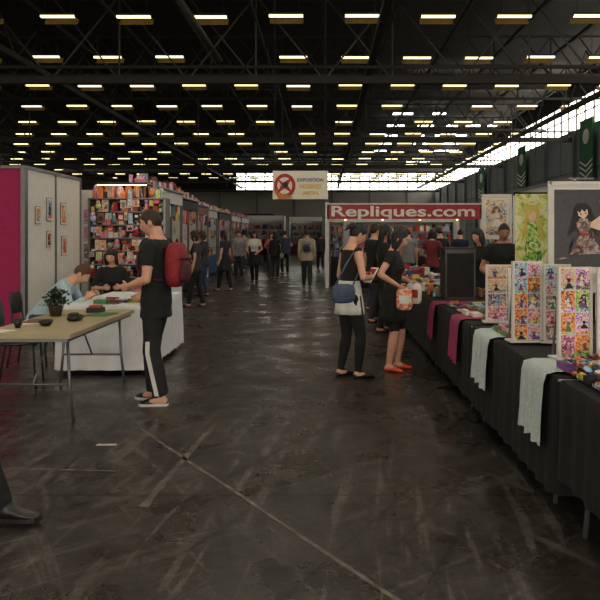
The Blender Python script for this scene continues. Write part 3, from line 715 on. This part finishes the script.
RED=M('fascia_red',(165,28,38),.5,.05); x0,x1,yy=.06,4.6,22
b=B()
for x in(x0,x1):
    for y in(yy,yy+4): b.bb(x-.05,x+.05,y-.05,y+.05,0,2.5,WHITE)
b.bb(x0,x1,yy-.05,yy,2.02,2.44,RED); b.bb(x0,x0+.04,yy,yy+4,2.02,2.44,RED); b.bb(x0,x1,yy-.07,yy+.02,2.44,2.48,WHITE)
b.bb(x0,x1,yy+4,yy+4.05,0,2.44,WHITE)
b.M=TR((x0+x1)/2-.05,yy-.055,2.23); 
b2=B(); w=text(b2,'Repliques.com',.5,PAL[8]); sc=4.2/w
b.add([V((p.x*sc,p.y,p.z*.86)) for p in b2.v],b2.f,PAL[8])
b.M=TR(x0+.15,yy+.2,0); drape(b,0,4.2,0,.75,.9,.04,BLACKC); goods(b,.05,4.1,.05,.7,.91,.3,R2)
b.M=TR(x0+.1,yy+3.5,0); shelf(b,4.2,2.0,.4,6,R2,top=False,dens=1.3,back=WHITE)
b.M=TR(x0+.5,yy+3.4,0,-90); shelf(b,2.6,1.95,.35,6,R2,top=False)
b.M=TR(0,yy,0)
for k in range(4): b.ell((.6+k*1.1,.15,2.0),(.03,.03,.025),WARM,None,8,5); b.tube([(.6+k*1.1,.0,2.1),(.6+k*1.1,.15,2.02)],.02,BPLAS,6)
b.obj('red_fascia_booth')

# ================================================================= RIGHT SIDE
XF=1.26
segs_=[(2.2,4.0),(4.05,6.4),(6.45,8.6),(8.65,10.8),(10.85,13.0),(13.1,15.3)]
for i,(ya,yb) in enumerate(segs_):
    b=B(); table_frame(b,XF,XF+.75,ya,yb,.745,WHITE,STEEL); drape(b,XF,XF+.75,ya+.01,yb-.01,.75,.25 if i<1 else .12,BLACKC,.01,.19); b.obj('market_table')
PALE=M('pale_silver_cloth',(190,203,203),.6,.14,60,.5,bscale=70); FUCH=M('fuchsia_cloth',(150,50,90),.8,.1,20,.4)
for y0,y1,mt,zb in((4.15,4.62,PALE,.36),(5.57,6.12,PALE,.37),(6.8,7.25,FUCH,.36),(8.3,8.7,FUCH,.38)):
    b=B(); runner(b,XF,y0,y1,.755,zb,.6,mt); b.obj('table_runner')
ZT=.772
def rack(name,x,y,z0,w,h,nc,nr,yaw,R,dep=.1):
    b=B(); b.M=TR(x,y,0,yaw); b.bb(0,w,0,.015,z0,z0+h,WHITE); 
    for xx in(0,w): b.bb(xx-.008,xx+.008,-.012,.02,z0,z0+h,WHITE); b.bar((xx,.01,z0+h*.7),(xx,dep,z0),.008,STEEL)
    b.bb(-.03,w+.03,-.05,dep,z0-.0,z0+.012,WHITE)
    cw=(w-.012)/nc; ch=(h-.02)/nr
    for i in range(nc):
        for j in range(nr): art(b,.008+i*cw,z0+.015+j*ch,cw*.98,ch*.98,-.002,R,.02)
    b.obj(name)
R3=random.Random(21)
rack('art_print_rack',1.33,5.3,ZT,.2,.57,2,5,4,R3); rack('art_print_rack',1.545,5.28,ZT,.17,.55,2,5,-10,R3)
rack('art_print_rack',1.42,4.55,ZT,.2,.56,2,4,6,R3); rack('art_print_rack',1.64,4.5,ZT,.4,.56,3,4,-8,R3)
rack('art_print_rack',1.4,6.5,ZT,.5,.5,3,4,-5,R3)
def gd(name,x0,x1,y0,y1,hm,flat,R,dens=1.):
    b=B(); goods(b,x0,x1,y0,y1,ZT,hm,R,dens,flat); b.obj(name)
gd('badge_tray',1.32,1.95,3.2,4.3,.05,True,R3,2.2); gd('keyring_pile',1.34,1.9,5.45,6.2,.08,True,R3,1.8)
gd('comic_book_row',1.32,1.95,6.9,8.2,.12,True,R3,1.5); gd('boxed_figurine_group',1.32,1.95,9.2,10.5,.16,False,R3,1.4); gd('comic_book_row',1.32,1.95,11,12.8,.12,False,R3,1.4); gd('comic_book_row',1.32,1.95,13.2,15.1,.2,False,R3,1.4)
b=B()
for i in range(260):
    x=rng.uniform(1.33,1.85);y=rng.uniform(3.55,4.25); r=rng.uniform(.012,.024); zz=ZT+.052+rng.uniform(0,.03)
    b.M=Matrix.Translation((x,y,zz))@Matrix.Rotation(rng.uniform(-.6,.6),4,'X')@Matrix.Rotation(rng.uniform(-.6,.6),4,'Y')
    b.loft([[V((r*cos(2*pi*k/8),r*sin(2*pi*k/8),q)) for k in range(8)] for q in(0,.004)],rng.choice(PAL),True,False)
b.M=Matrix.Identity(4); b.obj('badge_pile')
b=B(); b.tube([(1.55,6.3,ZT),(1.55,6.3,1.25)],.012,WHITE,8); b.ell((1.55,6.3,ZT+.01),(.07,.07,.012),WHITE); b.obj('display_post')
b=B(); b.bb(1.4,1.75,8.72,9.1,ZT,1.36,BPLAS); b.bb(1.38,1.77,8.7,9.12,1.36,1.385,DSTEEL); b.bb(1.42,1.73,8.705,8.72,ZT+.04,1.32,CBLK); b.bb(1.39,1.4,8.76,9.06,ZT+.05,1.3,DSTEEL); b.obj('black_display_case')
def poster_stand(x,y,w,z0,z1,dark,R,yaw=0,cols=1,rows=1,dep=.35):
    b=B(); b.M=TR(x,y,0,yaw)
    for xx in(0,w):
        b.bb(xx-.015,xx+.015,0,.03,0,z1+.03,WHITE); b.bb(xx-.015,xx+.015,-.2,.3,0,.03,WHITE)
    b.bb(0,w,0,.02,z1,z1+.03,WHITE); b.bb(0,w,0,.02,z0-.03,z0,WHITE); b.bb(.0,w,.012,.018,z0,z1,WHITE)
    for i in range(cols):
        for j in range(rows): art(b,.03+i*(w-.05)/cols,z0+.02+j*(z1-z0-.04)/rows,(w-.06)/cols-.01,(z1-z0-.04)/rows-.015,.009,R,.05 if not dark else .02,dark=dark,big=True)
    for k in range(1,int(w/.12)): b.bb(k*.12-.003,k*.12+.003,.02,.026,.3,z1,WHITE)
    b.obj('poster_stand')
poster_stand(2.1,7.0,.62,1.2,2.0,True,R3); poster_stand(2.78,7.0,.6,1.0,2.0,False,R3)
poster_stand(2.38,11.3,.42,1.5,2.12,False,R3,0,1,1); poster_stand(2.85,11.3,.9,1.0,2.1,False,R3,0,3,2)
poster_stand(2.75,8.6,.7,.9,2.1,False,R3,0,2,2)
stall(13.2,4.0,R3,xf=4.4,cloth=BLACKC,side='R',top=False)
b=B(); b.M=TR(2.08,8.2,0); YG=SWM('scroll_limegreen',((120,150,60),(190,205,95),(225,225,150),(240,235,215),(200,170,120)),7,2); b.bb(0,.38,0,.01,1.2,1.98,YG)
for q in(1.99,1.19): b.tube([(-.02,.005,q),(.40,.005,q)],.012,BPLAS,8)
b.tube([(.19,.03,0),(.19,.03,1.99)],.012,STEEL,8); b.ell((.19,.03,.012),(.14,.14,.012),STEEL)
b.quad([(.08,-.004,1.22),(.3,-.004,1.22),(.26,-.004,1.5),(.22,-.004,1.68),(.15,-.004,1.68),(.12,-.004,1.5)],SWP[3]); b.quad(poly_ell(.185,1.76,.07,.09,-.006),PAL[2]); b.quad(poly_ell(.185,1.74,.045,.06,-.009),PSK); b.quad([(.1,-.011,1.78),(.15,-.011,1.74),(.2,-.011,1.79),(.27,-.011,1.75),(.25,-.011,1.86),(.12,-.011,1.86)],PAL[2]); b.quad([(.12,-.007,1.78),(.06,-.007,1.45),(.13,-.007,1.55)],PAL[2]); b.quad([(.25,-.007,1.78),(.33,-.007,1.42),(.24,-.007,1.55)],PAL[2])
b.obj('wall_scroll')

# ================================================================= PEOPLE
NV=.0095
person('man_with_backpack',-1.54,6.85,80,1.78,skin=SKIN,top=CBLK,pants=M('track_pants_black',(20,20,22),.8,.25,8,.7,bscale=10),shoes=SHBK,sole=SHWH,hair=HBRN,style='short',hp=(16,8),lean=-1,
       feet=((-.06,-.05,0,14),(.06,.035,0,-6)),hands=((-.075,.12,.6,(-.6,-.8,-.4)),(.085,.1,.555,(.5,-1,-.3))),loose=.016,vox=NV,extra=backpack_man,hem=.44,grip=40,bulk=1.06)
BAGB=M('handbag_slate_blue',(62,78,98),.7,.2,15,.4)
def w1extra(b,J):
    handbag(BAGB,1,.55,-.12,(.033,.08,.06))(b,J); H=J['H']
    p=(J['palm-1']+J['palm1'])/2*H
    b.box(p+V((0,.03,.02)),(.14,.012,.19),PAL[8],Matrix.Rotation(-.6,3,'X')); b.box(p+V((0,.024,.028)),(.11,.012,.14),PAL[0],Matrix.Rotation(-.6,3,'X'))
person('woman_with_handbag',.26,8.05,-62,1.68,True,top=CBLK,pants=CBLK,shoes=SHBK,hair=HBLK,style='updo',sleeve=.0,hp=(26,-5),lean=3,
       feet=((-.06,-.03,0,8),(.06,.03,0,-12)),hands=((-.05,.125,.64,(-.6,-.4,-.6)),(.055,.125,.64,(.6,-.4,-.6))),vox=NV,skirt=(CWHT,.62,.41,.08,.112),extra=w1extra,hem=.5,grip=45,neckline=.815)
def w2extra(b,J):
    H=J['H']; OR=SWM('bag_orange_print',((120,40,30),(205,95,60),(235,150,110),(240,225,210),(180,60,50)),14,1.5)
    for sd,c2 in((-1,PAL[8]),(1,OR)):
        p=J['palm%d'%sd]*H; c=p+V((0,.02,-.13)); R=Matrix.Rotation(.1*sd,3,'Z')
        b.ell(c,(.035,.09,.12),c2,R,16,10,.45); b.box(c,(.076,.11,.09),PAL[0] if sd<0 else PAL[8],R)
        for q in(-.05,.05): b.tube([c+V((0,q,.11)),p+V((0,q*.3,.01)),p],[.006,.006,.006],c2,6)
person('woman_carrying_shopping_bags',.77,8.5,-105,1.62,True,top=CBLK,pants=CBLK,shoes=SHOR,hair=HBLK,style='long',sleeve=.45,legcov=.95,hp=(20,8),lean=1,
       feet=((-.055,.02,0,15),(.055,-.02,0,-14)),hands=((-.1,.1,.62,(-.6,-.6,-.4)),(.13,.06,.6,(.6,-.6,-.4))),vox=NV,skirt=(CBLK,.6,.34,.08,.115),extra=w2extra,hem=.5,grip=60)
person('visitor_in_boots',-2.0,4.0,-88,1.76,top=CDRK,pants=CBLK,shoes=SHBK,sole=BPLAS,socks=SHBK,hair=HBRN,style='short',hp=(15,10),lean=-4,
       feet=((-.06,-.1,0,6),(.03,.18,0,-3)),loose=.006,vox=.012,sleeve=.6,pelvis=(0,-.03,.485))
person('seated_woman',-3.08,10.85,-165,1.66,True,top=CBLK,pants=CBLU,hair=HBLK,style='bob',seated=True,pelvis=(0,0,.335),hem=.47,feet=((-.06,.2,0,4),(.06,.22,0,-4)),
       hands=((-.07,.16,.475),(.07,.17,.475)),lean=8,hp=(12,-15),sleeve=.9,vox=.013)
person('seated_man',-3.4,8.9,-85,1.74,top=CPBL,pants=CBLU,hair=HDK,style='short',seated=True,pelvis=(0,0,.32),hem=.47,feet=((-.07,.16,0,4),(.06,.18,0,-4)),
       hands=((-.1,.34,.46),(.08,.34,.46)),lean=42,hp=(20,0),sleeve=1.8,vox=.013)
person('vendor_man',2.32,9.75,165,1.70,top=CBLK,skin=SKIN2,hair=HBRN,style='crop',sleeve=.6,hands=((-.1,.15,.58),(.1,.16,.6)),hp=(15,10),vox=.013,bulk=1.15)
person('vendor_woman',2.22,10.7,120,1.64,True,top=CBLK,hair=HBRN,style='long',hp=(12,0),sleeve=.2,vox=.014)
crowd=[ # x,y,yaw,H,fem,top,pants,hair,style,extra
 (.93,11.9,-80,1.70,True,CBLK,CBLK,HBLK,'long',handbag(BPLAS,-1)),
 (.86,13.2,-60,1.74,False,CBLK,CDRK,HBRN,'short',None),
 (.95,15.4,-90,1.68,True,CDRK,CBLU,HBLK,'bob',None),
 (2.5,17.5,-20,1.7,True,CRED,CBLK,HBLK,'long',None),
 (1.4,18.6,10,1.78,False,CBLK,CBLU,HBLK,'short',backpack(CDRK,CBLK)),
 (2.2,19.8,0,1.72,False,CGRY,CBLU,HBRN,'short',None),
 (3.0,19.5,30,1.75,False,CBLK,CBLK,HBLK,'short',None),
 (3.7,20.5,-10,1.72,False,CNAV,CBLK,HBRN,'short',None),
 (-.53,21.9,0,1.72,False,CBEI,CDRK,HBRN,'short',backpack(CGRY,CDRK)),
 (-2.28,24.3,170,1.70,True,CWHT,CBLK,HBLK,'bob',None),
 (-3.05,26.5,200,1.72,False,CGRY,CDRK,HBRN,'short',None),
 (-2.75,20.6,60,1.68,True,CNAV,CBLK,HBLK,'long',handbag(CRED,1)),
 (-3.05,18.9,80,1.66,True,CDRK,CBLU,HBRN,'bob',None),
 (-2.75,16.0,85,1.64,True,CDRK,CBLK,HBLK,'bob',None),
 (-2.6,38,180,1.76,False,CRED,CBLU,HBRN,'short',None),
 (-1.6,30,20,1.74,False,CBLU,CBLK,HBRN,'short',None),
 (-.2,34,10,1.68,True,CDRK,CBLK,HBLK,'bob',None),
 (-3.4,29.5,60,1.72,False,CBLK,CBLK,HBRN,'short',backpack(CNAV,CBLK)),
 (-2.35,32.5,190,1.66,True,CPNK,CBLU,HBRN,'long',None),
 (-3.9,36,30,1.74,False,CBEI,CBLU,HBLK,'short',None),
 (-1.75,26.3,0,1.66,True,CBLK,CDRK,HBLK,'long',handbag(CBEI,1)),
 (-1.0,40,0,1.75,False,CGRY,CBLK,HBRN,'short',None),
 (-3.3,42,170,1.68,True,CRED,CBLK,HBRN,'bob',None),
]
for i,(x,y,yaw,H,fem,top,pants,hair,style,ex) in enumerate(crowd):
    st=rng.uniform(.02,.09)
    hd_=(None,None) if i%3 else ((-.1,.15,.58),(.1,.13,.6))
    person('visitor_woman' if fem else 'visitor_man',x,y,yaw,H,fem,skin=SKIN if i%4 else SKIN2,top=top,pants=pants,hair=hair,style=style,hp=(rng.uniform(0,18),rng.uniform(-25,25)),
           feet=((-.05,st,0,6),(.05,-st,0,-6)),hands=hd_,vox=.014 if y<12 else .022,extra=ex,sleeve=.55 if i%2 else 1.7,loose=.006,
           skirt=(pants,.6,.33,.08,.14) if (fem and i in(9,11)) else None)

# ================================================================= LIGHT / CAMERA
w=bpy.data.worlds.new('World'); bpy.context.scene.world=w; w.use_nodes=True
w.node_tree.nodes['Background'].inputs[0].default_value=(.6,.7,.85,1); w.node_tree.nodes['Background'].inputs[1].default_value=.5
bpy.context.scene.view_settings.view_transform='Standard'
cam=bpy.data.cameras.new('camera'); co=bpy.data.objects.new('camera',cam); bpy.context.scene.collection.objects.link(co)
co.location=(0,0,EYE); co.rotation_euler=(pi/2,0,0); cam.sensor_width=36; cam.lens=45; cam.shift_x=-25/600; cam.shift_y=-64/600; cam.clip_end=400
bpy.context.scene.camera=co
print('verts',sum(len(o.data.vertices) for o in bpy.data.objects if o.type=='MESH'))
